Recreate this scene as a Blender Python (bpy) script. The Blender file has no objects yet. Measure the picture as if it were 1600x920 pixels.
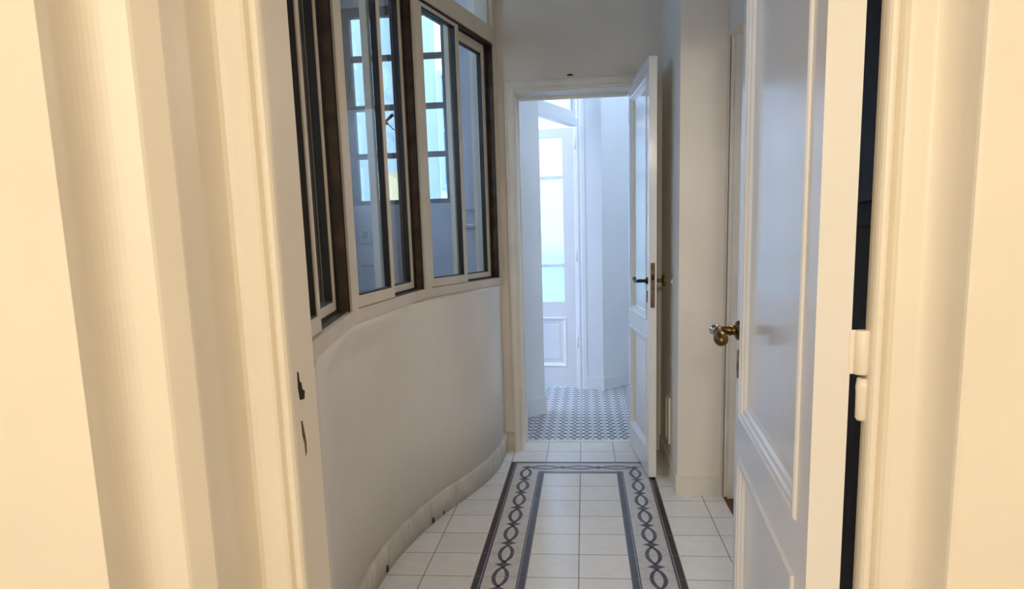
import bpy, bmesh, math, random
from mathutils import Vector, Matrix
random.seed(7)
C = bpy.context.scene.collection
PI = math.pi

# ------------------------------------------------------------------ materials
def lin(c):
    f = lambda v: v/12.92 if v <= .04045 else ((v+.055)/1.055)**2.4
    return (f(c[0]/255), f(c[1]/255), f(c[2]/255), 1)

class NT:
    def __init__(s, name):
        s.m = bpy.data.materials.new(name); s.m.use_nodes = True
        s.t = s.m.node_tree; s.t.nodes.clear()
        s.out = s.t.nodes.new('ShaderNodeOutputMaterial')
    def n(s, k, **kw):
        o = s.t.nodes.new(k)
        for a, v in kw.items():
            if a.startswith('i_'):
                o.inputs[a[2:].replace('_', ' ')].default_value = v
            else: setattr(o, a, v)
        return o
    def l(s, a, b): s.t.links.new(a, b)
    def math(s, op, a, b=None, c=None):
        o = s.n('ShaderNodeMath', operation=op)
        for i, v in enumerate((a, b, c)):
            if v is None: continue
            if isinstance(v, (int, float)): o.inputs[i].default_value = v
            else: s.l(v, o.inputs[i])
        return o.outputs[0]
    def mix(s, f, a, b):
        o = s.n('ShaderNodeMix', data_type='RGBA')
        for i, v in ((0, f), (6, a), (7, b)):
            if isinstance(v, (int, float, tuple)): o.inputs[i].default_value = v
            else: s.l(v, o.inputs[i])
        return o.outputs[2]

def paint(name, col, rough=.5, var=.04, scale=3.0, bump=.05, bscale=60, spec=.5, metal=0.0, mottle=None):
    s = NT(name)
    b = s.n('ShaderNodeBsdfPrincipled')
    b.inputs['Roughness'].default_value = rough
    b.inputs['Specular IOR Level'].default_value = spec
    b.inputs['Metallic'].default_value = metal
    tc = s.n('ShaderNodeTexCoord')
    no = s.n('ShaderNodeTexNoise', i_Scale=scale, i_Detail=5.0)
    s.l(tc.outputs['Object'], no.inputs['Vector'])
    c = lin(col)
    dk = tuple(max(0, v*(1-var*2)) for v in c[:3])+(1,)
    lt = tuple(min(1, v*(1+var)) for v in c[:3])+(1,)
    if mottle: dk = lin(mottle)
    mr = s.n('ShaderNodeMapRange'); mr.inputs[1].default_value = .35; mr.inputs[2].default_value = .65
    s.l(no.outputs['Fac'], mr.inputs[0])
    s.l(s.mix(mr.outputs[0], dk, lt), b.inputs['Base Color'])
    if bump:
        n2 = s.n('ShaderNodeTexNoise', i_Scale=bscale, i_Detail=3.0)
        s.l(tc.outputs['Object'], n2.inputs['Vector'])
        bp = s.n('ShaderNodeBump', i_Strength=bump, i_Distance=.01)
        s.l(n2.outputs['Fac'], bp.inputs['Height']); s.l(bp.outputs[0], b.inputs['Normal'])
    s.l(b.outputs[0], s.out.inputs[0])
    return s.m

M_FRAME = paint('cream_paint', (240, 234, 221), .42, .015, 4, .03, 25)
M_ROOM = paint('room_wall_paint', (240, 234, 220), .6, .015, 3, .04, 40)
M_WALL = paint('white_plaster', (232, 224, 212), .7, .03, 2.2, .10, 18)
M_HALL = paint('hall_wall_paint', (226, 228, 229), .7, .02, 2.2, .08, 18)
M_CEIL = paint('ceiling_paint', (222, 218, 212), .8, .02)
M_DOOR = paint('door_gloss_paint', (233, 232, 232), .2, .012, 4, .02, 30)
M_DOORIN = paint('door_satin_paint', (236, 236, 236), .35, .012, 4, .02, 30)
M_BASE = paint('ceramic_skirting', (206, 198, 184), .45, .06, 9, .05, 40)
M_JOINT = paint('skirting_grout', (150, 140, 126), .8, .05, 30, 0)
M_SKIRT = paint('painted_skirting', (226, 220, 208), .5, .03, 6, .04, 40)
M_ALU = paint('cream_aluminium', (214, 200, 178), .4, .03, 8, .02, 40)
M_BRONZE = paint('dark_channel', (74, 56, 42), .45, .25, 14, .05, 60)
M_GASKET = paint('black_gasket', (22, 19, 19), .5, .2, 20, 0)
M_STEEL = paint('dark_steel_bars', (88, 80, 78), .6, .15, 14, .05, 60)
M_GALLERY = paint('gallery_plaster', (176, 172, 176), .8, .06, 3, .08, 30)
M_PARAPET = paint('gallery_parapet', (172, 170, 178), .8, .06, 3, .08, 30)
M_PATIO = paint('patio_wall_blue', (170, 188, 204), .9, .03, 1.5, .05, 20)
M_PATIOW = paint('patio_wall_white', (244, 245, 243), .9, .02, 1.5, .05, 20)
M_PATIOC = paint('patio_wall_cyan', (188, 224, 228), .8, .02, 1.5, .05, 20)
M_SASHB = paint('pale_blue_sash', (176, 198, 214), .6, .03, 5)
M_YELLOW = paint('patio_wall_cream', (240, 214, 160), .9, .02, 1.5, .05, 20)
M_GROUND = paint('patio_paving', (190, 190, 186), .8, .05, 5)
M_BRASS = paint('aged_brass', (128, 104, 62), .34, .25, 25, .04, 80, metal=1.0)
M_CHROME = paint('worn_chrome', (215, 212, 205), .12, .05, 20, 0, metal=1.0)
M_IRON = paint('dark_bronze_handle', (46, 40, 38), .32, .2, 25, .03, 80, metal=.8)
M_LOCK = paint('tarnished_lock_plate', (128, 108, 88), .4, .2, 40, .06, 90, metal=.6)
M_DARK = paint('strike_hole', (48, 30, 22), .9, .2, 30, 0)
M_SMEAR = paint('worn_paint', (122, 100, 76), .9, .2, 60, 0)
M_BLACK = paint('gap_black', (14, 14, 18), .6, .1, 10, 0, spec=.2)
M_CHAR = paint('gap_charcoal', (42, 36, 36), .7, .06, 10, 0, spec=.2)
M_WOOD = paint('brown_wood', (98, 62, 42), .5, .2, 12, .05, 40)
M_WHITEP = paint('white_plastic', (235, 232, 226), .4, .01, 5, 0)
M_GREYP = paint('grey_plastic', (120, 120, 130), .5, .05, 9, 0)
M_CHIP = paint('dark_chip', (70, 55, 42), .9, .2, 60, 0)

def glass(name, tint=(.93, .97, .97, 1), gl=.05):
    s = NT(name)
    tr = s.n('ShaderNodeBsdfTransparent'); tr.inputs[0].default_value = tint
    g = s.n('ShaderNodeBsdfGlossy'); g.inputs['Roughness'].default_value = gl
    f = s.n('ShaderNodeFresnel'); ge = s.n('ShaderNodeNewGeometry')
    s.l(s.math('SUBTRACT', 1.5, s.math('MULTIPLY', ge.outputs['Backfacing'], 1.5-1/1.5)), f.inputs['IOR'])
    mx = s.n('ShaderNodeMixShader')
    s.l(f.outputs[0], mx.inputs[0]); s.l(tr.outputs[0], mx.inputs[1]); s.l(g.outputs[0], mx.inputs[2])
    s.l(mx.outputs[0], s.out.inputs[0]); return s.m
M_GLASS = glass('clear_glass', gl=.015)

def frosted():
    s = NT('patterned_glass')
    tc = s.n('ShaderNodeTexCoord')
    v = s.n('ShaderNodeTexVoronoi', i_Scale=95.0); s.l(tc.outputs['Object'], v.inputs['Vector'])
    bp = s.n('ShaderNodeBump', i_Strength=.55, i_Distance=.006); s.l(v.outputs['Distance'], bp.inputs['Height'])
    r = s.n('ShaderNodeBsdfRefraction', i_IOR=1.22, i_Roughness=.18)
    r.inputs[0].default_value = (.93, .99, 1, 1)
    s.l(bp.outputs[0], r.inputs['Normal'])
    t = s.n('ShaderNodeBsdfTranslucent'); t.inputs[0].default_value = (.85, .95, .97, 1)
    tr = s.n('ShaderNodeBsdfTransparent'); tr.inputs[0].default_value = (.95, 1, 1, 1)
    m1 = s.n('ShaderNodeMixShader', i_Fac=.45); s.l(r.outputs[0], m1.inputs[1]); s.l(t.outputs[0], m1.inputs[2])
    m2 = s.n('ShaderNodeMixShader', i_Fac=.35); s.l(m1.outputs[0], m2.inputs[1]); s.l(tr.outputs[0], m2.inputs[2])
    s.l(m2.outputs[0], s.out.inputs[0]); return s.m
M_FROST = frosted()

T = .2
def tile_mat():
    s = NT('marble_tile')
    geo = s.n('ShaderNodeNewGeometry'); sx = s.n('ShaderNodeSeparateXYZ'); s.l(geo.outputs['Position'], sx.inputs[0])
    def cell(o):
        u = s.math('DIVIDE', o, T); fr = s.math('FRACT', s.math('ADD', u, 100.0))
        d = s.math('MINIMUM', fr, s.math('SUBTRACT', 1.0, fr)); fl = s.math('FLOOR', s.math('ADD', u, 100.0))
        return d, fl
    dx, fx = cell(sx.outputs[0]); dy, fy = cell(sx.outputs[1])
    d = s.math('MINIMUM', dx, dy)
    g = s.math('LESS_THAN', d, .0085)
    cv = s.n('ShaderNodeCombineXYZ'); s.l(fx, cv.inputs[0]); s.l(fy, cv.inputs[1])
    wn = s.n('ShaderNodeTexWhiteNoise'); s.l(cv.outputs[0], wn.inputs['Vector'])
    # every tile has its own veining
    off = s.n('ShaderNodeVectorMath', operation='SCALE'); off.inputs['Scale'].default_value = 7.0
    s.l(wn.outputs['Color'], off.inputs[0])
    ad = s.n('ShaderNodeVectorMath', operation='ADD'); s.l(geo.outputs['Position'], ad.inputs[0]); s.l(off.outputs[0], ad.inputs[1])
    no = s.n('ShaderNodeTexNoise', i_Scale=9.0, i_Detail=8.0, i_Distortion=1.6); s.l(ad.outputs[0], no.inputs['Vector'])
    n3 = s.n('ShaderNodeTexNoise', i_Scale=3.0, i_Detail=4.0); s.l(geo.outputs['Position'], n3.inputs['Vector'])
    v = s.math('ADD', s.math('MULTIPLY', no.outputs['Fac'], .75), s.math('MULTIPLY', wn.outputs['Value'], .25))
    v = s.math('ADD', s.math('MULTIPLY', v, .8), s.math('MULTIPLY', n3.outputs['Fac'], .2))
    mr = s.n('ShaderNodeMapRange'); mr.inputs[1].default_value = .3; mr.inputs[2].default_value = .7; s.l(v, mr.inputs[0])
    col = s.mix(mr.outputs[0], lin((226, 224, 219)), lin((238, 236, 232)))
    col = s.mix(g, col, lin((104, 96, 88)))
    b = s.n('ShaderNodeBsdfPrincipled'); s.l(col, b.inputs['Base Color'])
    s.l(s.math('ADD', s.math('MULTIPLY', g, .5), s.math('ADD', .13, s.math('MULTIPLY', no.outputs['Fac'], .16))), b.inputs['Roughness'])
    bp = s.n('ShaderNodeBump', i_Strength=.25, i_Distance=.002)
    s.l(s.math('ADD', s.math('MULTIPLY', s.math('SUBTRACT', 1.0, g), 1.0), s.math('MULTIPLY', no.outputs['Fac'], .08)), bp.inputs['Height']); s.l(bp.outputs[0], b.inputs['Normal'])
    s.l(b.outputs[0], s.out.inputs[0]); return s.m
M_TILE = tile_mat()

def inlay(name, col):
    s = NT(name)
    geo = s.n('ShaderNodeNewGeometry')
    no = s.n('ShaderNodeTexNoise', i_Scale=22.0, i_Detail=5.0); s.l(geo.outputs['Position'], no.inputs['Vector'])
    sx = s.n('ShaderNodeSeparateXYZ'); s.l(geo.outputs['Position'], sx.inputs[0])
    def cell(o):
        fr = s.math('FRACT', s.math('ADD', s.math('DIVIDE', o, T), 100.0))
        return s.math('MINIMUM', fr, s.math('SUBTRACT', 1.0, fr))
    g = s.math('LESS_THAN', s.math('MINIMUM', cell(sx.outputs[0]), cell(sx.outputs[1])), .007)
    c = lin(col)
    cc = s.mix(no.outputs['Fac'], tuple(v*.75 for v in c[:3])+(1,), tuple(v*1.25 for v in c[:3])+(1,))
    b = s.n('ShaderNodeBsdfPrincipled', i_Roughness=.3)
    s.l(s.mix(g, cc, lin((140, 134, 134))), b.inputs['Base Color'])
    s.l(b.outputs[0], s.out.inputs[0]); return s.m
M_INK = inlay('inlay_black', (40, 36, 42))
M_INK2 = inlay('inlay_slate', (70, 72, 90))
M_INKL = inlay('inlay_grey', (150, 146, 150))
M_BORD = inlay('inlay_pale_grey', (200, 197, 196))

def mosaic():
    s = NT('encaustic_pattern')
    geo = s.n('ShaderNodeNewGeometry'); sx = s.n('ShaderNodeSeparateXYZ'); s.l(geo.outputs['Position'], sx.inputs[0])
    P = .084
    u = s.math('FRACT', s.math('ADD', s.math('DIVIDE', sx.outputs[0], P*.97), 100.03))
    v = s.math('FRACT', s.math('ADD', s.math('DIVIDE', sx.outputs[1], P), 100.1))
    def blob(cx, cy, rx, ry):
        a = s.math('DIVIDE', s.math('SUBTRACT', u, cx), rx); b = s.math('DIVIDE', s.math('SUBTRACT', v, cy), ry)
        return s.math('LESS_THAN', s.math('ADD', s.math('MULTIPLY', a, a), s.math('MULTIPLY', b, b)), 1.0)
    def rhomb(cx, cy, rx, ry):
        a = s.math('ABSOLUTE', s.math('DIVIDE', s.math('SUBTRACT', u, cx), rx)); b = s.math('ABSOLUTE', s.math('DIVIDE', s.math('SUBTRACT', v, cy), ry))
        return s.math('LESS_THAN', s.math('ADD', a, b), 1.0)
    m = blob(.25, .25, .20, .21)
    for o in (blob(.75, .25, .20, .21), blob(.5, .75, .185, .21), rhomb(.0, .75, .2, .13), rhomb(1., .75, .2, .13),
              rhomb(.5, .25, .1, .07), rhomb(0, .25, .07, .05), rhomb(1, .25, .07, .05)):
        m = s.math('MAXIMUM', m, o)
    fr = s.math('FRACT', s.math('ADD', s.math('DIVIDE', sx.outputs[0], P*.97*4), 100.0))
    g = s.math('LESS_THAN', s.math('MINIMUM', fr, s.math('SUBTRACT', 1.0, fr)), .006)
    col = s.mix(m, lin((214, 213, 212)), lin((24, 24, 36)))
    col = s.mix(g, col, lin((110, 104, 102)))
    b = s.n('ShaderNodeBsdfPrincipled', i_Roughness=.3); s.l(col, b.inputs['Base Color'])
    s.l(b.outputs[0], s.out.inputs[0]); return s.m
M_MOSAIC = mosaic()

# ------------------------------------------------------------------ mesh helpers
class MB:
    def __init__(s): s.bm = bmesh.new(); s.mats = []
    def face(s, pts, mi=0):
        try:
            f = s.bm.faces.new([s.bm.verts.new(p) for p in pts]); f.material_index = mi
            return f
        except ValueError: return None
    def box(s, x0, x1, y0, y1, z0, z1, tr=None, bev=0):
        b = bmesh.new(); bmesh.ops.create_cube(b, size=1)
        for v in b.verts:
            v.co = Vector(((x0+x1)/2+v.co.x*(x1-x0), (y0+y1)/2+v.co.y*(y1-y0), (z0+z1)/2+v.co.z*(z1-z0)))
        if bev: bmesh.ops.bevel(b, geom=b.edges[:], offset=bev, segments=2, profile=.6, affect='EDGES')
        s._add(b, tr); return s
    def _add(s, b, tr=None):
        vm = {}
        for v in b.verts: vm[v] = s.bm.verts.new(tr(v.co) if tr else v.co)
        for f in b.faces:
            g = s.bm.faces.new([vm[v] for v in f.verts]); g.smooth = f.smooth
        b.free()
    def prism(s, poly, z0, z1, smooth=False):
        a = [s.bm.verts.new((x, y, z0)) for x, y in poly]; b = [s.bm.verts.new((x, y, z1)) for x, y in poly]
        n = len(poly)
        for i in range(n):
            f = s.bm.faces.new((a[i], a[(i+1) % n], b[(i+1) % n], b[i])); f.smooth = smooth
        s.bm.faces.new(a[::-1]); s.bm.faces.new(b); return s
    def lathe(s, prof, axis_o, axis_d, seg=20, sx=1.0):
        d = Vector(axis_d).normalized(); o = Vector(axis_o)
        e1 = d.orthogonal().normalized(); e2 = d.cross(e1)
        rings = []
        for r, h in prof:
            rings.append([s.bm.verts.new(o+d*h+(e1*math.cos(2*PI*k/seg)+e2*math.sin(2*PI*k/seg))*max(r, 1e-4)) for k in range(seg)])
        for i in range(len(rings)-1):
            for k in range(seg):
                f = s.bm.faces.new((rings[i][k], rings[i][(k+1) % seg], rings[i+1][(k+1) % seg], rings[i+1][k])); f.smooth = True
        s.bm.faces.new(rings[0][::-1]); s.bm.faces.new(rings[-1]); return s
    def tube(s, pts, rad, seg=12):
        pts = [Vector(p) for p in pts]
        if isinstance(rad, (int, float)): rad = [rad]*len(pts)
        rings = []; e1 = None
        for i, p in enumerate(pts):
            d = (pts[min(i+1, len(pts)-1)]-pts[max(i-1, 0)]).normalized()
            if e1 is None: e1 = d.orthogonal().normalized()
            e1 = (e1-d*e1.dot(d)).normalized(); e2 = d.cross(e1)
            rings.append([s.bm.verts.new(p+(e1*math.cos(2*PI*k/seg)+e2*math.sin(2*PI*k/seg))*rad[i]) for k in range(seg)])
        for i in range(len(rings)-1):
            for k in range(seg):
                f = s.bm.faces.new((rings[i][k], rings[i][(k+1) % seg], rings[i+1][(k+1) % seg], rings[i+1][k])); f.smooth = True
        s.bm.faces.new(rings[0][::-1]); s.bm.faces.new(rings[-1]); return s
    def build(s, name, mat, parent=None, off=None, fix=True):
        if off is not None:
            for v in s.bm.verts: v.co -= Vector(off)
        if fix: bmesh.ops.recalc_face_normals(s.bm, faces=s.bm.faces[:])
        me = bpy.data.meshes.new(name); s.bm.to_mesh(me); s.bm.free()
        for m in (mat if isinstance(mat, (list, tuple)) else [mat]): me.materials.append(m)
        o = bpy.data.objects.new(name, me); C.objects.link(o)
        if parent: o.parent = parent
        return o

def tag(o, label, cat, group=None, kind=None):
    o['label'] = label; o['category'] = cat
    if group: o['group'] = group
    if kind: o['kind'] = kind
    return o
def empty(name, loc, rz, label, cat, group=None, kind=None):
    o = bpy.data.objects.new(name, None); C.objects.link(o)
    o.location = loc; o.rotation_euler = (0, 0, rz); o.empty_display_size = .1
    return tag(o, label, cat, group, kind)
def struct(mb, name, mat, label, cat, **k):
    return tag(mb.build(name, mat, **k), label, cat, kind='structure')

H = 3.2          # ceiling height
# ------------------------------------------------------------------ corridor floor with inlaid border
def floor_corridor():
    m = MB()
    m.face([(-1.0, -2.87, 0), (.70, -2.87, 0), (.70, .40, 0), (-1.0, .40, 0)], 0)
    def P(c, n, z): return (c*T, -n*T, z)
    z1, z2, z3 = .0004, .0007, .001
    NB = 13            # border length in tiles
    def quad(c0, c1, n0, n1, z, mi): m.face([P(c0, n0, z), P(c0, n1, z), P(c1, n1, z), P(c1, n0, z)], mi)
    # pale ground of the border tiles
    for c0, c1, n0, n1 in ((-2, -1, 0, NB), (1, 2, 0, NB), (-1, 1, 0, 1), (-1, 1, NB-1, NB)): quad(c0, c1, n0, n1, z1, 4)
    # outer black band and fine line
    quad(-2, 2, 0, .12, z3, 1); quad(-2, 2, NB-.12, NB, z3, 1)
    for sgn in (-1, 1):
        a = sorted((sgn*2, sgn*1.875)); quad(a[0], a[1], .12, NB-.12, z3, 1)
        a = sorted((sgn*1.865, sgn*1.825)); quad(a[0], a[1], .15, NB-.15, z3, 2)
        # inner slate band with pale lines
        a = sorted((sgn*1.17, sgn*1.0)); quad(a[0], a[1], .83, NB-.83, z2, 2)
        a = sorted((sgn*1.145, sgn*1.125)); quad(a[0], a[1], .83, NB-.83, z3, 3)
    quad(-1.0, 1.0, .86, .97, z2, 2); quad(-1.0, 1.0, .845, .86, z2, 3)
    # chain of pointed rings and four-pointed lozenges
    def loz(cx, cy, horiz):
        L, W, k = .185, .13, .2
        pts = []
        for i in range(4):
            a0 = [(L, 0), (0, W), (-L, 0), (0, -W)][i]; a1 = [(0, W), (-L, 0), (0, -W), (L, 0)][i]
            for j in range(5):
                t = j/5; x = a0[0]*(1-t)+a1[0]*t; y = a0[1]*(1-t)+a1[1]*t
                b = 1-k*4*t*(1-t)*.55; pts.append((x*b, y*b))
        c = P(cx, cy, z3)
        vs = []
        for x, y in pts:
            vs.append(P(cx+(y if horiz else x), cy+(x if horiz else y), z3))
        for i in range(len(vs)): m.face([c, vs[i], vs[(i+1) % len(vs)]], 2)
    def ring(cx, cy, horiz):
        Lo, Wo = .395, .155
        for sg in (-1, 1):
            N = 14; o = []; i_ = []
            for k in range(N+1):
                t = -1+2*k/N
                w = max(0, 1-abs(t)**1.9)**.62
                a = t*Lo; bo = sg*(Wo*w+.012); bi = sg*(Wo*w-.068)
                if horiz: o.append(P(cx+a, cy+bo, z3)); i_.append(P(cx+a, cy+bi, z3))
                else: o.append(P(cx+bo, cy+a, z3)); i_.append(P(cx+bi, cy+a, z3))
            for k in range(N): m.face([o[k], o[k+1], i_[k+1], i_[k]], 2)
    for sgn in (-1, 1):
        for n in range(NB):
            loz(sgn*1.5, n+.5, False)
            if n < NB-1: ring(sgn*1.5, n+1, False)
    for n in (.5, NB-.5):
        for c in (-.5, .5): loz(c, n, False)
        for c in (-1, 0, 1): ring(c, n, True)
    for f in m.bm.faces:
        if f.normal.z < 0 or f.calc_area() == 0: pass
    o = m.build('floor', [M_TILE, M_INK, M_INK2, M_INKL, M_BORD])
    # all faces look up
    b = bmesh.new(); b.from_mesh(o.data); b.normal_update()
    bmesh.ops.reverse_faces(b, faces=[f for f in b.faces if f.normal.z < 0]); b.to_mesh(o.data); b.free()
    tag(o, 'pale marbled tile corridor floor with black chain border', 'floor', kind='structure')
floor_corridor()
m = MB(); m.box(-.36, .33, .40, .455, -.05, .002)
struct(m, 'floor', M_SKIRT, 'narrow plain marble sill strip between the two tiled floors', 'door sill')
m = MB(); m.face([(-.46, .455, 0), (2.2, .455, 0), (2.2, 3.6, 0), (-.46, 3.6, 0)])
struct(m, 'floor', M_MOSAIC, 'small black and white patterned tile floor beyond the far doorway', 'floor')
m = MB(); m.box(-2.0, 2.2, -9.0, -2.87, -.05, 0)
struct(m, 'floor', M_WOOD, 'brown wooden floor of the near room before the doorway', 'floor')
m = MB(); m.box(-6, -.465, -3.2, 6, -.12, -.02)
struct(m, 'floor', M_GROUND, 'grey paved ground outside the windows', 'ground')
# ------------------------------------------------------------------ ceilings
m = MB(); m.box(-2.0, 2.2, -9.0, -2.9, H, H+.1)
struct(m, 'ceiling', M_CEIL, 'ceiling of the near room in front of the doorway', 'ceiling')
m = MB(); m.prism([(-.74, -2.9), (1.1, -2.9), (1.1, .4), (-.55, .4), (-.76, -.8), (-.78, -1.7)], H, H+.1)
struct(m, 'ceiling', M_CEIL, 'ceiling over the tiled corridor', 'ceiling')
m = MB(); m.prism([(-.62, .4), (.30, .4), (.30, 3.6), (-.1, 3.6), (-.03, 2.06), (-.3, 1.2), (-.62, .95)], H, H+.1)
m.box(.30, 1.70, .4, .70, H, H+.1); m.box(.30, 1.70, 2.10, 3.6, H, H+.1); m.box(1.70, 2.2, .4, 3.6, H, H+.1)  # slab left open for the added rooflight
struct(m, 'ceiling', M_CEIL, 'ceiling over the patterned-tile hall', 'ceiling')

# ------------------------------------------------------------------ curved window wall
AP = [(.40, -.461), (.235, -.461), (.02, -.462), (-.11, -.468), (-.196, -.478), (-.299, -.499), (-.397, -.522), (-.61, -.590),
      (-.788, -.653), (-.88, -.675), (-1.007, -.709), (-1.209, -.744), (-1.36, -.759), (-1.5, -.762), (-1.65, -.757), (-1.8, -.742),
      (-2.0, -.706), (-2.2, -.64), (-2.4, -.56), (-2.55, -.51), (-2.7, -.475), (-2.9, -.462)]
def arc(y):
    for i in range(len(AP)-1):
        if AP[i][0] >= y >= AP[i+1][0]:
            t = (AP[i][0]-y)/(AP[i][0]-AP[i+1][0]); t2 = t
            return AP[i][1]*(1-t2)+AP[i+1][1]*t2
    return AP[-1][1]
def arcs(y): return sum(arc(max(-2.89, min(.39, y+d))) for d in (-.06, -.03, 0, .03, .06))/5
Q = [(-.4945, -2.77), (-.7115, -1.692), (-.698, -.6725), (-.4452, .222)]
def chord(y):
    for i in range(3):
        if Q[i][1] <= y <= Q[i+1][1]:
            t = (y-Q[i][1])/(Q[i+1][1]-Q[i][1]); return Q[i][0]*(1-t)+Q[i+1][0]*t
    return Q[0][0] if y < Q[0][1] else Q[3][0]
YS = [.24-i*.03 for i in range(int(3.11/.03)+1)]+[-2.87]
def wall_loft(rows, ys, outer, z0, z1):
    """rows: list of (z, fx) for the room side, then closed on the outer side"""
    m = MB(); g = []
    for y in ys:
        col = [m.bm.verts.new((fx(y), y, z)) for z, fx in rows]
        col += [m.bm.verts.new((outer(y), y, z1)), m.bm.verts.new((outer(y), y, z0))]
        g.append(col)
    n = len(g[0])
    for i in range(len(g)-1):
        for k in range(n):
            f = m.bm.faces.new((g[i][k], g[i+1][k], g[i+1][(k+1) % n], g[i][(k+1) % n])); f.smooth = k < len(rows)-2
    m.bm.faces.new(g[0]); m.bm.faces.new(g[-1][::-1])
    return m
outer = lambda y: min(chord(y), arcs(y))-.12
top = lambda y: max(arcs(y), chord(y)-.004)
mid = lambda y: .5*arcs(y)+.5*top(y)
m = wall_loft([(0, arcs), (.45, arcs), (.885, arcs), (.90, lambda y: .93*arcs(y)+.07*top(y)), (.95, mid), (.99, lambda y: .05*arcs(y)+.95*top(y)), (1.0, top), (1.018, top)], YS, outer, 0, 1.018)
struct(m, 'wall_left', M_WALL, 'curved white plaster wall under the corridor windows', 'wall')
# ceramic skirting following the curve
m = wall_loft([(0, lambda y: arcs(y)+.013), (.108, lambda y: arcs(y)+.013), (.114, lambda y: arcs(y)+.008)], [y for y in YS if y > -2.86], lambda y: arcs(y)-.005, 0, .116)
o = struct(m, 'baseboard_left', M_BASE, 'pale ceramic skirting curving along the window wall', 'baseboard')
mj = MB()
for y in (-.02, -.25, -.45, -.68, -.92, -1.14, -1.36, -1.58, -1.8):
    sl = (arcs(y+.01)-arcs(y-.01))/.02
    mj.prism([(arcs(y)-.001*sl+.0125, y-.001), (arcs(y)-.001*sl+.0134, y-.001), (arcs(y)+.001*sl+.0134, y+.001), (arcs(y)+.001*sl+.0125, y+.001)], .002, .107)
mj.build('joint', M_JOINT, o)
for y, z, sc in ((-.905, .015, 1.0), (-1.39, .018, 1.15), (-.8, .012, .6)):
    mj = MB(); x = arcs(y)+.014
    mj.bm.faces.new([mj.bm.verts.new((x+.0006+ (arcs(y+dy*sc)-arcs(y)), y+dy*sc, z+dz*sc)) for dy, dz in
                     ((-.012, -.010), (.010, -.013), (.014, .002), (.004, .016), (-.006, .018), (-.013, .004))])
    mj.build('chip', M_CHIP, o)

# ------------------------------------------------------------------ corridor windows
ZB, ZT, ZR, ZTT = 1.063, 2.360, 2.445, 2.93
def local(A, B):
    A = Vector((A[0], A[1], 0)); d = (Vector((B[0], B[1], 0))-A); L = d.length; d.normalize()
    nrm = Vector((-d.y, d.x, 0))     # points outwards (to -X)
    def tr(co): return A+d*co.x+nrm*co.y+Vector((0, 0, co.z))
    return tr, L
def ring_boxes(m, u0, u1, z0, z1, w, v0, v1, tr, wb=None, wt=None, bev=0):
    wb = w if wb is None else wb; wt = w if wt is None else wt
    m.box(u0, u0+w, v0, v1, z0, z1, tr, bev); m.box(u1-w, u1, v0, v1, z0, z1, tr, bev)
    m.box(u0+w, u1-w, v0, v1, z0, z0+wb, tr, bev); m.box(u0+w, u1-w, v0, v1, z1-wt, z1, tr, bev)
def sash(root, tr, u0, u1, z0, z1, v, w, wb, wt, label):
    m = MB(); ring_boxes(m, u0, u1, z0, z1, w, v, v+.026, tr, wb, wt, .0015)
    s = m.build('sash', M_ALU, root); s['label'] = label
    a, b, c, d = u0+w, u1-w, z0+wb, z1-wt
    m = MB(); ring_boxes(m, a-.001, b+.001, c-.001, d+.001, .006, v+.004, v+.0262, tr)
    m.build('gasket', M_GASKET, s)
    m = MB(); m.box(a+.002, b-.002, v+.016, v+.020, c+.002, d-.002, tr)
    m.build('glass_pane', M_GLASS, s)
WL = ['nearest corridor window, seen edge-on beside the near door frame',
      'middle corridor window of the curved wall with sliding sashes',
      'corridor window next to the far doorway with transom glass']
for i in range(3):
    tr, L = local(Q[i], Q[i+1])
    w = empty('window_%d' % (i+1), (0, 0, 0), 0, WL[i], 'window', 'sliding corridor windows', 'structure')
    zt = H
    m = MB(); pw = .043
    m.box(0, pw, -.004, .10, 1.02, H, tr); m.box(L-pw, L, -.004, .10, 1.02, H, tr)
    m.box(pw, L-pw, -.004, .10, 1.02, ZB, tr); m.box(pw, L-pw, -.004, .10, ZT, ZR, tr); m.box(pw, L-pw, -.004, .10, ZTT, H, tr)
    m.build('frame', M_ALU, w)
    # dark channel lining the opening, with ridges
    m = MB(); a, b = pw, L-pw
    for uu in ((a-.001, a+.005), (b-.005, b+.001)):
        m.box(uu[0], uu[1], .004, .098, ZB, ZT, tr)
    m.box(a, b, .004, .098, ZT-.006, ZT+.001, tr); m.box(a, b, .012, .098, ZB-.001, ZB+.003, tr)
    m.build('sliding_channel', M_BRONZE, w); m = MB()
    for v in (.002, .036, .070):
        m.box(b-.011, b-.004, v, v+.004, ZB+.003, ZT-.006, tr); m.box(a+.004, a+.011, v, v+.004, ZB+.003, ZT-.006, tr)
        m.box(a+.01, b-.01, v, v+.004, ZT-.012, ZT-.005, tr)
        if v > .03: m.box(a+.01, b-.01, v, v+.004, ZB+.002, ZB+.009, tr)
    m.build('track', M_GASKET, w)
    sash(w, tr, .047, .502*L, ZB+.002, ZT-.002, .006, .038, .040, .026, 'front cream aluminium sash')
    sash(w, tr, .452*L, L-pw-.028, ZB+.010, ZT-.012, .042, .036, .028, .048, 'rear cream aluminium sash, slid behind the front one')
    m = MB(); ring_boxes(m, pw, L-pw, ZR, ZTT, .012, .02, .05, tr); m.build('transom_bead', M_ALU, w)
    m = MB(); m.box(pw+.006, L-pw-.006, .034, .038, ZR+.006, ZTT-.006, tr); m.build('transom_glass', M_GLASS, w)
# screw marks on the dark channels come from their mottled finish

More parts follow.
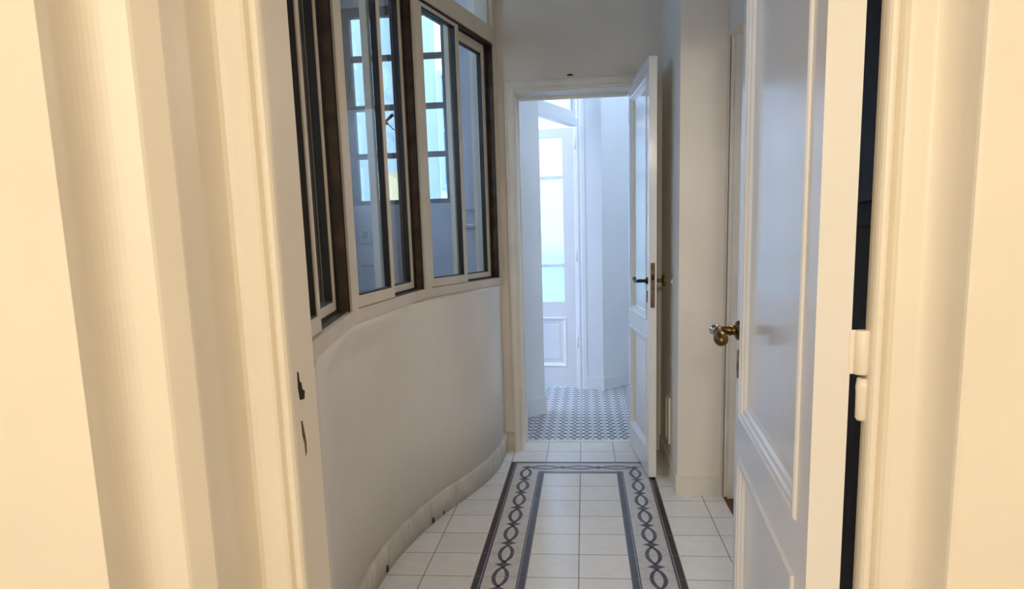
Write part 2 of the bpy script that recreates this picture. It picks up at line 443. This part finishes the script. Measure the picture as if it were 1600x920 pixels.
# ------------------------------------------------------------------ far corridor wall with doorway
m = MB()
m.prism([(-.60, .243), (-.35, .243), (-.35, .45), (-.60, .45)], 0, H)
m.prism([(.330, .243), (1.1, .243), (1.1, .45), (.330, .45)], 0, H)
m.prism([(-.35, .243), (.330, .243), (.330, .45), (-.35, .45)], 2.115, H)
struct(m, 'wall_back', M_WALL, 'white end wall of the corridor around the far doorway', 'wall')
m = MB()
def casing_profile(w):   # inner edge at 0, outwards positive; second is projection from the wall
    return [(0, 0), (0, .012), (.008, .018), (.016, .014), (.020, .012), (w-.014, .014), (w-.008, .020), (w, .018), (w, 0)]
pr = casing_profile(.055)
xl, xr, zt = -.348, .328, 2.113
path = [(xl, 0, -1, 0), (xl, zt, -1, 1), (xr, zt, 1, 1), (xr, 0, 1, 0)]
rings = []
for x, z, sx_, sz_ in path:
    rings.append([m.bm.verts.new((x+sx_*p, .243-q, z+sz_*p)) for p, q in pr])
for i in range(3):
    for k in range(len(pr)-1): m.bm.faces.new((rings[i][k], rings[i+1][k], rings[i+1][k+1], rings[i][k+1]))
# rebate lining
m.box(-.352, -.345, .243, .449, 0, 2.113); m.box(.324, .331, .243, .449, 0, 2.113); m.box(-.345, .324, .243, .449, 2.106, 2.116)
m.box(-.345, -.337, .40, .44, 0, 2.106); m.box(-.333, .300, .40, .44, 2.094, 2.106)
struct(m, 'trim_1', M_SKIRT, 'moulded casing around the far doorway', 'door casing')
m = MB(); m.box(-.473, -.404, .229, .243, 0, .108); m.box(-.473, -.404, .234, .243, .108, .114)
struct(m, 'baseboard_back', M_BASE, 'short ceramic skirting left of the far doorway', 'baseboard')
m = MB(); m.prism([(-.045, .243), (-.012, .243), (-.02, .231), (-.034, .229)], 2.182, 2.190); m.lathe([(.003, 0), (.006, .006), (.004, .010)], (-.028, .243, 2.186), (0, -1, 0), 10)
tag(m.build('wall_hook', M_CHIP), 'tiny dark hook on the wall above the far doorway casing', 'hook')

# ------------------------------------------------------------------ pilaster and right wall
m = MB()
m.prism([(.483, -.515), (.70, -.515), (.70, -.55), (1.1, -.55), (1.1, .243), (.483, .243)], 0, H)
struct(m, 'wall_right', M_WALL, 'wall corner standing out behind the open far door', 'wall')
m = MB(); m.box(.474, .690, -.525, -.515, 0, .093); m.box(.474, .690, -.521, -.515, .093, .099); m.box(.474, .483, -.515, .235, 0, .093); m.box(.478, .483, -.515, .235, .093, .099)
struct(m, 'baseboard_right', M_SKIRT, 'painted skirting at the foot of the wall corner', 'baseboard')
# side doorway: casing return, closed door, threshold
m = MB()
m.box(.690, .708, -.535, -.515, 0, 2.2); m.lathe([(.007, 0), (.007, 2.2)], (.709, -.537, 0), (0, 0, 1), 10); m.box(.700, .722, -.551, -.535, 0, 2.2)
m.lathe([(.006, 0), (.006, 2.2)], (.720, -.553, 0), (0, 0, 1), 10); m.box(.716, .80, -.575, -.551, 0, 2.2)
m.box(.690, .80, -1.40, -1.36, 0, 2.2); m.box(.690, .80, -1.40, -.55, 2.14, 2.2)
struct(m, 'trim_2', M_SKIRT, 'stepped casing of the side doorway beside the wall corner', 'door casing')
m = MB(); m.box(.70, .90, -1.42, -.548, -.02, .004)
struct(m, 'trim_3', M_WOOD, 'brown wooden threshold of the side doorway', 'threshold')
m = MB()
m.box(.70, .80, -2.0, -1.40, 0, H); m.box(.70, .80, -1.40, -.55, 2.2, H); m.box(.70, .80, -2.0, -2.62, 2.35, H); m.box(.70, .80, -2.87, -2.62, 0, H); m.box(.88, 1.0, -2.0, -.55, -.1, H)
struct(m, 'wall_right', M_WALL, 'right corridor wall hidden behind the near door', 'wall')
m = MB(); m.box(.84, .88, -1.40, -.55, .004, 2.2)
d3 = struct(m, 'door_3', M_DOORIN, 'closed side door in the right wall past the near door', 'door')

# dark cabinet added to fill the dark view through the hinge gap
gap_root = empty('dark_gap_block', (.85, -2.31, 0), 0, 'tall dark stand-in cabinet seen through the gap behind the near door', 'block')
def cbox(name, x0, x1, y0, y1, z0, z1, mat, par=gap_root, b=.003):
    q = MB(); q.box(x0, x1, y0, y1, z0, z1, bev=b); return q.build(name, mat, par, off=(.85, -2.31, 0))
cbox('body', .685, 1.05, -2.615, -2.005, 0, 2.34, M_CHAR)
cbox('upper_panel', .664, .684, -2.61, -2.01, 1.336, 2.32, M_BLACK)['label'] = 'glossy black upper panel'
cbox('lower_panel', .672, .684, -2.61, -2.01, .08, 1.278, M_CHAR)['label'] = 'charcoal lower panel'

# round switch and low panel on the side of the wall corner
sw = empty('light_switch', (.483, -.28, 1.045), 0, 'small round white switch on the wall behind the far door knob', 'switch')
q = MB(); q.lathe([(.017, 0), (.017, .003), (.014, .006), (.006, .007)], (0, 0, 0), (-1, 0, 0), 24); q.build('backplate', M_WHITEP, sw)
q = MB(); q.lathe([(.006, .006), (.006, .009), (.004, .011), (.002, .011)], (0, 0, 0), (-1, 0, 0), 16); q.build('toggle', M_WHITEP, sw)
vp = empty('wall_panel', (.483, -.16, .30), 0, 'low white panel on the dark wall behind the far door', 'panel')
q = MB(); q.box(-.006, 0, -.065, .065, -.125, .125, bev=.002); q.build('cover', M_WHITEP, vp)
q = MB(); ring_boxes(q, -.065, .065, -.125, .125, .012, 0, .004, lambda c: Vector((-.006-c.y, c.x, c.z))); q.build('rim', M_WHITEP, vp)

# ------------------------------------------------------------------ panelled doors
PROF = [(0, 0), (.001, .003), (.004, .005), (.010, .005), (.014, .002), (.020, .001), (.023, -.004), (.030, -.005), (.034, -.011), (.046, -.014)]
PROFB = [(0, 0), (.002, .005), (.008, .007), (.014, .004), (.020, .0), (.028, -.005), (.034, -.008)]
def door_leaf(root, w, h, th, panels, mat, ysign=1, z0=.008, prof=PROF, raised=None, glass=()):
    """slab from x=0..w, faces at y=0 (front) and y=-th*ysign (back); panels = (x0,x1,z0,z1)"""
    m = MB()
    holes = list(panels)+list(glass)
    xs = sorted({0, w} | {p[0] for p in holes} | {p[1] for p in holes}); zs = sorted({z0, h} | {p[2] for p in holes} | {p[3] for p in holes})
    def inside(x, z): return any(p[0] < x < p[1] and p[2] < z < p[3] for p in holes)
    for side in (0, 1):
        yb = 0 if side == 0 else -th*ysign; sg = ysign*(1 if side == 0 else -1)
        for i in range(len(xs)-1):
            for k in range(len(zs)-1):
                if not inside((xs[i]+xs[i+1])/2, (zs[k]+zs[k+1])/2):
                    m.face([(xs[i], yb, zs[k]), (xs[i+1], yb, zs[k]), (xs[i+1], yb, zs[k+1]), (xs[i], yb, zs[k+1])])
    for (a, b) in (((0, 0), (w, 0)), ((w, 0), (w, 1)), ((w, 1), (0, 1)), ((0, 1), (0, 0))):
        za, zb = (z0, h)[a[1]], (z0, h)[b[1]]
        m.face([(a[0], 0, za), (b[0], 0, zb), (b[0], -th*ysign, zb), (a[0], -th*ysign, za)])
    for p in glass:
        q = [(p[0], p[2]), (p[1], p[2]), (p[1], p[3]), (p[0], p[3])]
        for i in range(4):
            a, b = q[i], q[(i+1) % 4]
            m.face([(a[0], 0, a[1]), (b[0], 0, b[1]), (b[0], -th*ysign, b[1]), (a[0], -th*ysign, a[1])])
    leaf = m.build('leaf', mat, root, fix=True)
    for p in panels:
        m = MB()
        for side in (0, 1):
            yb = 0 if side == 0 else -th*ysign; sg = ysign*(1 if side == 0 else -1)
            pr = list(prof)
            if raised: pr = pr+raised
            loops = []
            for ins, out in pr:
                a, b, c, d = p[0]+ins, p[1]-ins, p[2]+ins, p[3]-ins
                loops.append([m.bm.verts.new((x, yb+sg*out, z)) for x, z in ((a, c), (b, c), (b, d), (a, d))])
            for i in range(len(loops)-1):
                for k in range(4): m.bm.faces.new((loops[i][k], loops[i][(k+1) % 4], loops[i+1][(k+1) % 4], loops[i+1][k]))
            m.bm.faces.new(loops[-1])
        m.build('panel', mat, leaf)
    return leaf

# near door, open towards the corridor
NH = Vector((.342, -2.93, 0)); NF = Vector((.397, -2.2, 0)); nd = NF-NH; NL = nd.length
near = empty('door_1', NH, math.atan2(nd.y, nd.x), 'white panelled door standing open on the right of the near doorway', 'door', kind='structure')
door_leaf(near, NL, 2.125, .045, [(.072, NL-.068, .845, 2.06), (.072, NL-.068, .14, .757)], M_DOOR, 1)
kx = NL-.032
q = MB(); q.lathe([(.023, 0), (.023, .004), (.019, .008), (.012, .010)], (kx, 0, 1.05), (0, 1, 0), 24); ro = q.build('rosette', M_BRASS, near); ro['label'] = 'round brass rosette'
q = MB(); q.lathe([(.011, .006), (.012, .012), (.010, .016), (.013, .020), (.010, .026), (.010, .040)], (kx, 0, 1.05), (0, 1, 0), 18)
q.tube([(kx+.004, .034, 1.051), (kx+.002, .044, 1.050), (kx-.010, .049, 1.048), (kx-.022, .048, 1.044), (kx-.030, .047, 1.041), (kx-.042, .046, 1.037), (kx-.053, .045, 1.034), (kx-.060, .045, 1.032), (kx-.063, .045, 1.0315)],
       [.008, .0115, .0115, .011, .0145, .0165, .0145, .009, .003], 18)
hd = q.build('handle', M_BRASS, near); hd['label'] = 'egg-shaped aged brass handle'
q = MB(); q.lathe([(.0105, .044), (.0130, .052), (.0125, .059), (.009, .065), (.003, .068)], (kx+.003, 0, 1.0515), (0, 1, 0), 18); q.build('worn_end', M_CHROME, hd)
q = MB(); q.box(kx-.008, kx+.014, 0, .003, .937, 1.003, bev=.0014); es = q.build('keyhole_plate', M_BRASS, near); es['label'] = 'narrow brass keyhole plate'
q = MB(); q.box(kx+.001, kx+.005, .0029, .0034, .955, .975); q.build('keyhole', M_DARK, es)
q = MB(); q.box(NL-.0005, NL+.0012, -.034, -.012, .93, 1.13, bev=.0005); q.build('lock_plate', M_LOCK, near)
q = MB(); q.lathe([(.023, 0), (.023, .004), (.012, .010), (.010, .03), (.024, .036), (.026, .046), (.015, .054)], (kx, -.045, 1.05), (0, -1, 0), 20); q.build('knob', M_BRASS, near)
# hinge: upper half on the leaf, lower half on the jamb
hx, hy = -.004, -.058
q = MB(); q.box(-.002, .001, -.063, -.043, 1.083, 1.142, bev=.0008); q.lathe([(.0085, 0), (.0095, .002), (.0095, .056), (.0085, .059)], (hx, hy, 1.083), (0, 0, 1), 14)
hg = q.build('hinge', M_FRAME, near); hg['label'] = 'painted-over hinge knuckle half on the leaf'
q = MB(); q.lathe([(.006, 0), (.0085, .004), (.0088, .038), (.0095, .046), (.008, .058)], (hx+.002, hy-.004, 1.020), (0, 0, 1), 12); q.box(hx-.002, hx+.006, hy-.014, hy, 1.026, 1.078, bev=.002)
q.build('hinge', M_FRAME, near)

# far door, open towards us
BH = Vector((.305, .384, 0)); BF = Vector((.363, -.286, 0)); bd = BF-BH; BL = bd.length
far = empty('door_2', BH, math.atan2(bd.y, bd.x), 'white panelled door with dark lever standing open at the corridor end', 'door', kind='structure')
door_leaf(far, BL, 2.138, .040, [(.062, BL-.065, .842, 2.065), (.062, BL-.065, .14, .755)], M_DOOR, -1, z0=.01)
kx = BL-.045
q = MB(); q.lathe([(.019, 0), (.019, .004), (.013, .009), (.009, .012), (.009, .03)], (kx, 0, 1.05), (0, -1, 0), 20)
q.tube([(kx, -.026, 1.05), (kx-.006, -.042, 1.050), (kx-.022, -.048, 1.048), (kx-.045, -.050, 1.045), (kx-.07, -.050, 1.046), (kx-.092, -.050, 1.052), (kx-.105, -.050, 1.058), (kx-.112, -.050, 1.06)],
       [.009, .0095, .008, .0075, .0085, .010, .011, .005], 14)
lv = q.build('lever_handle', M_IRON, far); lv['label'] = 'dark bronze lever handle'
q = MB(); q.box(kx-.008, kx+.008, -.003, 0, .938, 1.0, bev=.0014); q.build('keyhole_plate', M_GASKET, far)
q = MB(); q.box(BL-.0005, BL+.0015, .009, .031, .914, 1.143, bev=.0006); lp = q.build('lock_plate', M_LOCK, far); lp['label'] = 'tarnished brass lock plate on the door edge'
q = MB(); q.box(BL+.0012, BL+.004, .013, .027, 1.055, 1.082, bev=.001); q.build('latch', M_DARK, lp)
for z in (.925, 1.130):
    q = MB(); q.lathe([(.004, 0), (.004, .001), (.002, .0015)], (BL+.0014, .020, z), (1, 0, 0), 10); q.build('screw', M_DARK, lp)
q = MB(); q.lathe([(.016, 0), (.016, .003), (.009, .008), (.009, .030), (.012, .034), (.030, .040), (.033, .044), (.030, .049), (.012, .053)], (kx, .040, 1.05), (0, 1, 0), 24)
kb = q.build('knob', M_BRASS, far); kb['label'] = 'flat round brass knob on the wall side'
for z in (.3, 1.85):
    q = MB(); q.lathe([(.006, 0), (.008, .002), (.008, .078), (.006, .080)], (-.005, .012, z), (0, 0, 1), 12); q.build('hinge', M_SKIRT, far)

# ------------------------------------------------------------------ near doorway: portal mouldings
lp_ = [(-.375, -2.87), (-.375, -2.945)]
for k in range(7):       # bead on the corner
    a = math.radians(0-180*k/6); lp_.append((-.383+.008*math.cos(a)*1.0, -2.953+.012*math.sin(a)*1.0))
lp_ += [(-.393, -2.953), (-.396, -2.962), (-.400, -2.965), (-.424, -2.965), (-.431, -2.968), (-.4345, -2.975), (-.437, -3.08), (-.4378, -3.084), (-.454, -3.111), (-.457, -3.114),
        (-.478, -3.1195), (-.484, -3.121), (-.489, -3.1235), (-.4935, -3.127), (-.497, -3.1315), (-.4995, -3.137), (-.5013, -3.144), (-.5024, -3.152), (-.503, -3.162), (-.5035, -3.1895), (-.504, -3.19), (-2.0, -3.19), (-2.0, -2.87)]
m = MB(); m.prism(lp_, 0, H)
fr = struct(m, 'trim_4', M_FRAME, 'thick moulded cream door frame on the left of the near doorway', 'door frame')
def chip(name, pts, x, mat=M_DARK):
    q = MB(); a = [q.bm.verts.new((x, y, z)) for y, z in pts]; b = [q.bm.verts.new((x-.002, y, z)) for y, z in pts]
    q.bm.faces.new(a); n = len(a)
    for i in range(n): q.bm.faces.new((a[i], a[(i+1) % n], b[(i+1) % n], b[i]))
    return q.build(name, mat, fr)
chip('strike_hole', [(-2.932, 1.052), (-2.916, 1.050), (-2.913, 1.062), (-2.921, 1.066), (-2.922, 1.076), (-2.928, 1.078), (-2.929, 1.092), (-2.934, 1.094), (-2.935, 1.07)], -.3745)['label'] = 'dark chipped latch hole'
chip('strike_hole', [(-2.927, .966), (-2.922, .972), (-2.921, .985), (-2.924, 1.0), (-2.929, 1.02), (-2.934, 1.022), (-2.933, 1.0), (-2.928, .985)], -.3745, M_SMEAR)
m = MB()
rp = [(.475, -2.87), (.475, -2.926), (.4065, -2.928), (.405, -2.940)]
for k in range(7):
    a = math.radians(180+180*k/6); rp.append((.412+.007*math.cos(a), -2.950+.010*math.sin(a)))
rp += [(.420, -2.950), (.423, -2.958), (.427, -2.963), (.432, -2.965), (.452, -2.9655)]
for k in range(1, 13):   # cove turning towards the viewer's room
    a = math.radians(90*k/12); rp.append((.452+.0225*math.sin(a)+.0003*k/12, -2.9655-.040*(1-math.cos(a))))
rp += [(.4755, -3.030), (.477, -3.034), (.481, -3.036), (2.2, -3.036), (2.2, -2.87)]
m.prism(rp, 0, H)
struct(m, 'trim_5', M_FRAME, 'moulded cream door frame on the right of the near doorway', 'door frame')
m = MB(); m.box(-.43, .47, -2.96, -2.87, 2.14, H)
struct(m, 'wall_front', M_FRAME, 'lintel above the near doorway', 'lintel')
m = MB(); m.box(-2.1, -2.0, -9.0, -2.87, 0, H); m.box(2.2, 2.3, -9.0, -2.87, 0, H); m.box(-2.1, 2.3, -9.1, -9.0, 0, H)
struct(m, 'wall_near', M_ROOM, 'cream walls of the room behind the viewer', 'wall')

# ------------------------------------------------------------------ hall beyond the far doorway
m = MB()
m.prism([(-.62, .45), (-.45, .45), (-.385, 1.029), (-.267, 1.160), (-.285, 1.215), (-.40, 1.16), (-.62, 1.0)], 0, H)
struct(m, 'wall_hall_left', M_HALL, 'angled white wall piece left of the glazed hall door', 'wall')
m = MB(); m.prism([(-.395, 1.012), (-.366, 1.036), (-.256, 1.158), (-.267, 1.168), (-.385, 1.035)], 0, .128); m.prism([(-.39, 1.02), (-.372, 1.036), (-.262, 1.158), (-.268, 1.165), (-.385, 1.032)], .128, .146)
struct(m, 'baseboard_hall_left', M_HALL, 'tall skirting on the angled wall left in the hall', 'baseboard')
m = MB()
m.prism([(.050, 1.981), (.186, 1.940), (.431, 2.238), (1.2, 3.2), (1.3, 3.2), (1.3, 3.3), (.9, 3.3), (.05, 2.15)], 0, H)
struct(m, 'wall_hall_back', M_HALL, 'angled white wall right of the glazed hall door', 'wall')
m = MB(); m.prism([(.046, 1.974), (.189, 1.931), (.436, 2.232), (1.2, 3.19), (1.18, 3.2), (.43, 2.245), (.186, 1.945), (.05, 1.986)], 0, .098)
m.prism([(.048, 1.978), (.188, 1.935), (.433, 2.235), (1.2, 3.193), (1.18, 3.2), (.43, 2.245), (.186, 1.945), (.05, 1.986)], .098, .118)
struct(m, 'baseboard_hall_back', M_HALL, 'white skirting under the angled hall wall', 'baseboard')
m = MB(); m.box(2.1, 2.2, .45, 3.3, 0, H); m.box(1.2, 2.2, 3.2, 3.3, 0, H); m.box(1.1, 2.2, .35, .45, 0, H)
struct(m, 'wall_hall_right', M_HALL, 'unseen right side walls of the hall', 'wall')
# hall door frame, transom and leaf
A = Vector((-.290, 1.25, 0)); B = Vector((.010, 1.93, 0))
td = (B-A); TL = td.length; td.normalize(); tn = Vector((-td.y, td.x, 0))
tt = lambda c: A+td*c.x+tn*c.y+Vector((0, 0, c.z))
m = MB()
m.prism([(-.040, 2.012), (-.022, 1.998), (-.006, 1.990), (.008, 1.996), (.020, 1.982), (.050, 1.976), (.056, 2.12), (-.02, 2.14), (-.04, 2.06)], 0, H)
m.box(0, TL-.02, .0, .07, 2.165, 2.222, tt, .003); m.box(-.02, TL, 0, .07, 2.80, H, tt); m.box(-.05, .012, .01, .07, 0, 2.8, tt)
struct(m, 'trim_6', M_DOORIN, 'white frame and transom bar of the glazed hall door', 'door frame')
tw = empty('window_4', A+td*.4+Vector((0, 0, 2.222)), 0, 'transom window above the open glazed hall door', 'window', kind='structure')
q = MB(); ring_boxes(q, .012, TL-.035, 2.224, 2.80, .05, .012, .048, tt, bev=.003); q.build('sash', M_DOORIN, tw, off=tw.location)
q = MB(); q.box(.060, TL-.083, .028, .032, 2.272, 2.752, tt); q.build('glass_pane', M_FROST, tw, off=tw.location)
HL = Vector((-.034, 2.012, 0)); hdv = Vector((-.86, 2.14, 0))-HL
hall = empty('door_4', HL, math.atan2(hdv.y, hdv.x), 'half-glazed white door open to daylight beyond the hall', 'door', kind='structure')
GW = hdv.length
gl = [(.098, GW-.098, 1.795, 2.105), (.098, GW-.098, 1.072, 1.772), (.098, GW-.098, .752, 1.046)]
lf = door_leaf(hall, GW, 2.175, .038, [(.085, GW-.085, .19, .618)], M_DOORIN, 1, z0=.012, prof=PROFB, raised=[(.062, -.008), (.066, -.003), (.068, -.003)], glass=gl)
for g in gl:
    q = MB(); q.box(g[0]+.001, g[1]-.001, -.021, -.016, g[2]+.001, g[3]-.001); q.build('glass_pane', M_FROST, lf)
for z in (.36, 1.09, 2.0):
    q = MB(); q.lathe([(.007, 0), (.009, .003), (.009, .087), (.007, .09)], (-.010, .008, z), (0, 0, 1), 12); q.box(-.012, .002, -.012, .004, z+.01, z+.08); q.build('hinge', M_DOORIN, hall)

sk = empty('window_7', (1.0, 1.4, H), 0, 'added fill rooflight in the hall ceiling, out of view above', 'window', kind='structure')  # added opening, lets in extra sky light to brighten the hall
q = MB(); ring_boxes(q, -.70, .70, -.70, .70, .04, -.02, .08, lambda c: Vector((c.x, c.z, c.y))); q.build('frame', M_DOORIN, sk)
q = MB(); q.box(-.67, .67, -.67, .67, .05, .056); q.build('glass_pane', M_GLASS, sk)
# ------------------------------------------------------------------ glazed gallery outside the corridor windows
GX = -1.61
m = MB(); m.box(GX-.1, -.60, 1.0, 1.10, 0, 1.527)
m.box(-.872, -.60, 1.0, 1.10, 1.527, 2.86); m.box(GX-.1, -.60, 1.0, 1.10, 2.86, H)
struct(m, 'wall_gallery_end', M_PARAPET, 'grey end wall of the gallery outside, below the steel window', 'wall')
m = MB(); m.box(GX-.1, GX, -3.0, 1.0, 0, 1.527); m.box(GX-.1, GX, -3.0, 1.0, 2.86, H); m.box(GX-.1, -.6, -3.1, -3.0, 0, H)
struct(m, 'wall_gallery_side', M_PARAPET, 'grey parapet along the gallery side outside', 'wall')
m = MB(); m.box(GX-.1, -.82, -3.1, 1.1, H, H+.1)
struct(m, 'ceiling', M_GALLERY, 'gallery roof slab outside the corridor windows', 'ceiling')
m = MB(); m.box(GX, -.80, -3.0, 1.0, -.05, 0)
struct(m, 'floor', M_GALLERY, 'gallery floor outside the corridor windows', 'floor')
def grid(name, label, along, o, L, n, zs):
    w = empty(name, (0, 0, 0), 0, label, 'window', 'steel gallery windows', 'structure')
    tr = (lambda c: Vector((o[0]+c.x, o[1]+c.y, c.z))) if along == 'x' else (lambda c: Vector((o[0]-c.y, o[1]+c.x, c.z)))
    q = MB(); q.box(0, L, 0, .09, 1.527, 1.548, tr); q.build('sill', M_PARAPET, w)
    q = MB(); q.box(0, L, .01, .06, 1.548, 1.580, tr); q.box(0, L, .01, .06, 2.80, 2.86, tr)
    q.box(0, .075, .01, .06, 1.58, 2.80, tr); q.box(L-.035, L, .01, .06, 1.58, 2.80, tr); q.build('frame', M_STEEL, w)
    for z in zs:
        q = MB(); q.box(.075, L-.035, .016, .05, z-.018, z+.018, tr); q.build('bar', M_STEEL, w)
    for k in range(1, n):
        u = .055+(L-.07)*k/n; q = MB(); q.box(u-.016, u+.016, .014, .052, 1.58, 2.80, tr); q.build('bar', M_STEEL, w)
    q = MB(); q.box(.06, L-.02, .030, .034, 1.56, 2.82, tr); q.build('glass_pane', M_GLASS, w)
    return w
grid('window_5', 'dark steel grid window closing the gallery end outside', 'x', (GX, 1.0), .738, 1, (1.884, 2.207, 2.533))
grid('window_6', 'dark steel grid window along the gallery side outside', 'y', (GX, -2.98), 3.98, 8, (1.884, 2.207, 2.533))
# things in the gallery
o = empty('power_outlet', (-1.505, 1.0, 1.345), 0, 'grey power outlet on the gallery end wall seen through the middle window', 'outlet')
q = MB(); q.box(-.040, .040, -.012, 0, -.055, .055, bev=.004); q.build('backplate', M_PARAPET, o)
q = MB(); q.box(-.02, .02, -.018, -.012, -.026, .026, bev=.003); q.build('socket_face', M_GREYP, o)
o = empty('meter_box', (-1.475, 1.0, 1.19), 0, 'pale box below the outlet on the gallery end wall', 'box')
q = MB(); q.box(-.115, .085, -.05, 0, -.085, .085, bev=.006); q.build('case', M_PARAPET, o)
q = MB(); q.box(-.11, .08, -.054, -.05, -.08, .08, bev=.003); q.build('lid', M_PARAPET, o)
q = MB(); q.box(-.06, .03, -.060, -.054, -.066, -.058, bev=.001); q.build('handle', M_STEEL, o)
q = MB(); q.tube([(-.86, .982, 1.38), (-.75, .982, 1.385), (-.62, .982, 1.39)], .014, 12); q.tube([(-.85, .985, 1.50), (-.62, .985, 1.505)], .010, 12)
for x in (-.82, -.66): q.box(x-.008, x+.008, .985, 1.0, 1.36, 1.52)
tag(q.build('water_pipe', M_GALLERY), 'grey pipes on the gallery wall seen through the far sash', 'pipe')
q = MB(); q.tube([(-1.31, .995, 2.10), (-1.30, .95, 2.105), (-1.27, .92, 2.115), (-1.235, .90, 2.135)], [.009, .009, .010, .012], 10); q.lathe([(.014, 0), (.014, .008), (.008, .012)], (-1.31, 1.0, 2.10), (0, -1, 0), 12)
tag(q.build('clothes_line_peg', M_IRON), 'dark peg standing out before the gallery grid window', 'bracket')
q = MB(); q.tube([(-1.29, .93, 2.095), (-1.27, .94, 2.07), (-1.245, .95, 2.045), (-1.225, .95, 2.05), (-1.20, .96, 2.02), (-1.17, .965, 1.97), (-1.16, .97, 1.90), (-1.16, .975, 1.70), (-1.16, .98, 1.54)], .0035, 8)
tag(q.build('cable', M_IRON), 'thin dark cable hanging below the peg at the gallery window', 'cable')
q = MB(); q.tube([(-1.545, .94, 2.45), (-1.535, .945, 2.36), (-1.54, .95, 2.30), (-1.56, .955, 2.27), (-1.575, .955, 2.20), (-1.58, .96, 2.1)], .004, 8)
tag(q.build('cable', M_IRON), 'thin curled wire at the gallery corner bar', 'cable')

# ------------------------------------------------------------------ patio outside
m = MB(); m.box(-6, .5, 4.3, 4.5, -.1, 1.15)
struct(m, 'wall_patio_back', M_PATIOC, 'pale cyan lower patio wall behind the frosted glass', 'wall')
m = MB(); m.box(-1.62, .5, 4.32, 4.5, 1.15, 4.6)
struct(m, 'wall_patio_back', M_PATIOW, 'bright white upper patio wall', 'wall')
m = MB(); m.box(-6, -1.62, 4.32, 4.5, 1.15, 5.2)
struct(m, 'wall_patio_back', M_PATIO, 'pale blue patio wall seen through the gallery windows', 'wall')
m = MB(); m.box(-2.36, -2.02, 4.26, 4.32, 1.15, 2.1)
struct(m, 'wall_patio_back', M_YELLOW, 'cream band on the patio wall low in the middle window', 'wall')
m = MB(); m.box(-5.0, -4.8, -4, 4.5, -.1, 4.8)
struct(m, 'wall_patio_side', M_PATIO, 'pale blue house wall across the patio', 'wall')
m = MB(); m.box(.05, .25, 2.15, 4.4, 0, 4.0)
struct(m, 'wall_patio_right', M_PATIOW, 'white outer wall of the hall facing the patio', 'wall')
# white window frames of the house across the patio
nb = empty('neighbour_window', (-1.50, 4.32, 0), 0, 'white-framed window of the house across the patio', 'window', 'windows across the patio')
def nbw(root, x0, x1, z0, z1):
    q = MB(); tr = lambda c: Vector((c.x, 4.32-c.y, c.z)); ring_boxes(q, x0, x1, z0, z1, .05, 0, .05, tr, bev=.004)
    q.box(x0+.05, x1-.05, 0, .04, (z0+z1)/2-.02, (z0+z1)/2+.02, tr); q.box((x0+x1)/2-.02, (x0+x1)/2+.02, 0, .04, z0+.05, z1-.05, tr)
    q.build('frame', M_SASHB, root, off=root.location)
    q = MB(); q.box(x0+.04, x1-.04, .002, .006, z0+.04, z1-.04, tr); q.build('glass_pane', M_PATIO, root, off=root.location)
nbw(nb, -1.60, -1.25, 1.9, 3.2)
nb2 = empty('neighbour_window', (-2.5, 4.32, 0), 0, 'second white-framed window across the patio, farther left', 'window', 'windows across the patio')
nbw(nb2, -3.1, -2.6, 2.0, 3.2)

# ------------------------------------------------------------------ light
w = bpy.data.worlds.new('sky'); bpy.context.scene.world = w; w.use_nodes = True
t = w.node_tree; t.nodes.clear()
bg = t.nodes.new('ShaderNodeBackground'); out = t.nodes.new('ShaderNodeOutputWorld')
bg.inputs[0].default_value = (.60, .725, 1.0, 1); bg.inputs[1].default_value = 7.3
t.links.new(bg.outputs[0], out.inputs[0])
def area(name, loc, target, sx_, sy_, power, col, portal=False):
    l = bpy.data.lights.new(name, 'AREA'); l.shape = 'RECTANGLE'; l.size = sx_; l.size_y = sy_; l.energy = power; l.color = col
    o = bpy.data.objects.new(name, l); C.objects.link(o); o.location = loc
    o.rotation_euler = (Vector(target)-Vector(loc)).to_track_quat('-Z', 'Z').to_euler()
    if portal: l.cycles.is_portal = True
    return o
pl = bpy.data.lights.new('room_pendant_lamp', 'POINT'); pl.energy = 212; pl.color = (1, .93, .77); pl.shadow_soft_size = .12
po = bpy.data.objects.new('room_pendant_lamp', pl); C.objects.link(po); po.location = (-.35, -7.4, 2.2)
area('corridor_fill_light', (.66, -1.70, 1.85), (-.75, -1.15, .75), .16, .16, 6.8, (1, .85, .68))  # unseen added fill, warms and brightens the curved left wall

# ------------------------------------------------------------------ camera
cam = bpy.data.cameras.new('camera'); co = bpy.data.objects.new('camera', cam); C.objects.link(co)
cam.sensor_fit = 'HORIZONTAL'; cam.sensor_width = 36.0; cam.lens = 1085.11/1600*36
cam.shift_x = (800-811.82)/1600; cam.shift_y = (548.8-460)/1600; cam.clip_start = .02
R = Matrix(((.99545051, .09103902, -.02811000), (.01339148, .15841495, .98728181), (-.09433421, .98316663, -.15647510)))
mw = Matrix(((R[0][0], R[1][0], -R[2][0], .0368), (R[0][1], R[1][1], -R[2][1], -3.8786), (R[0][2], R[1][2], -R[2][2], 1.2696), (0, 0, 0, 1)))
co.matrix_world = mw
sc = bpy.context.scene; sc.camera = co
sc.view_settings.view_transform = 'Standard'; sc.view_settings.look = 'None'; sc.view_settings.gamma = 1
sc.view_settings.use_curve_mapping = False; sc.view_settings.exposure = 0.0
cy = sc.cycles
cy.use_denoising = True; cy.max_bounces = 14; cy.diffuse_bounces = 8; cy.glossy_bounces = 4; cy.transmission_bounces = 8; cy.transparent_max_bounces = 20
cy.caustics_reflective = False; cy.caustics_refractive = False; cy.sample_clamp_indirect = 6
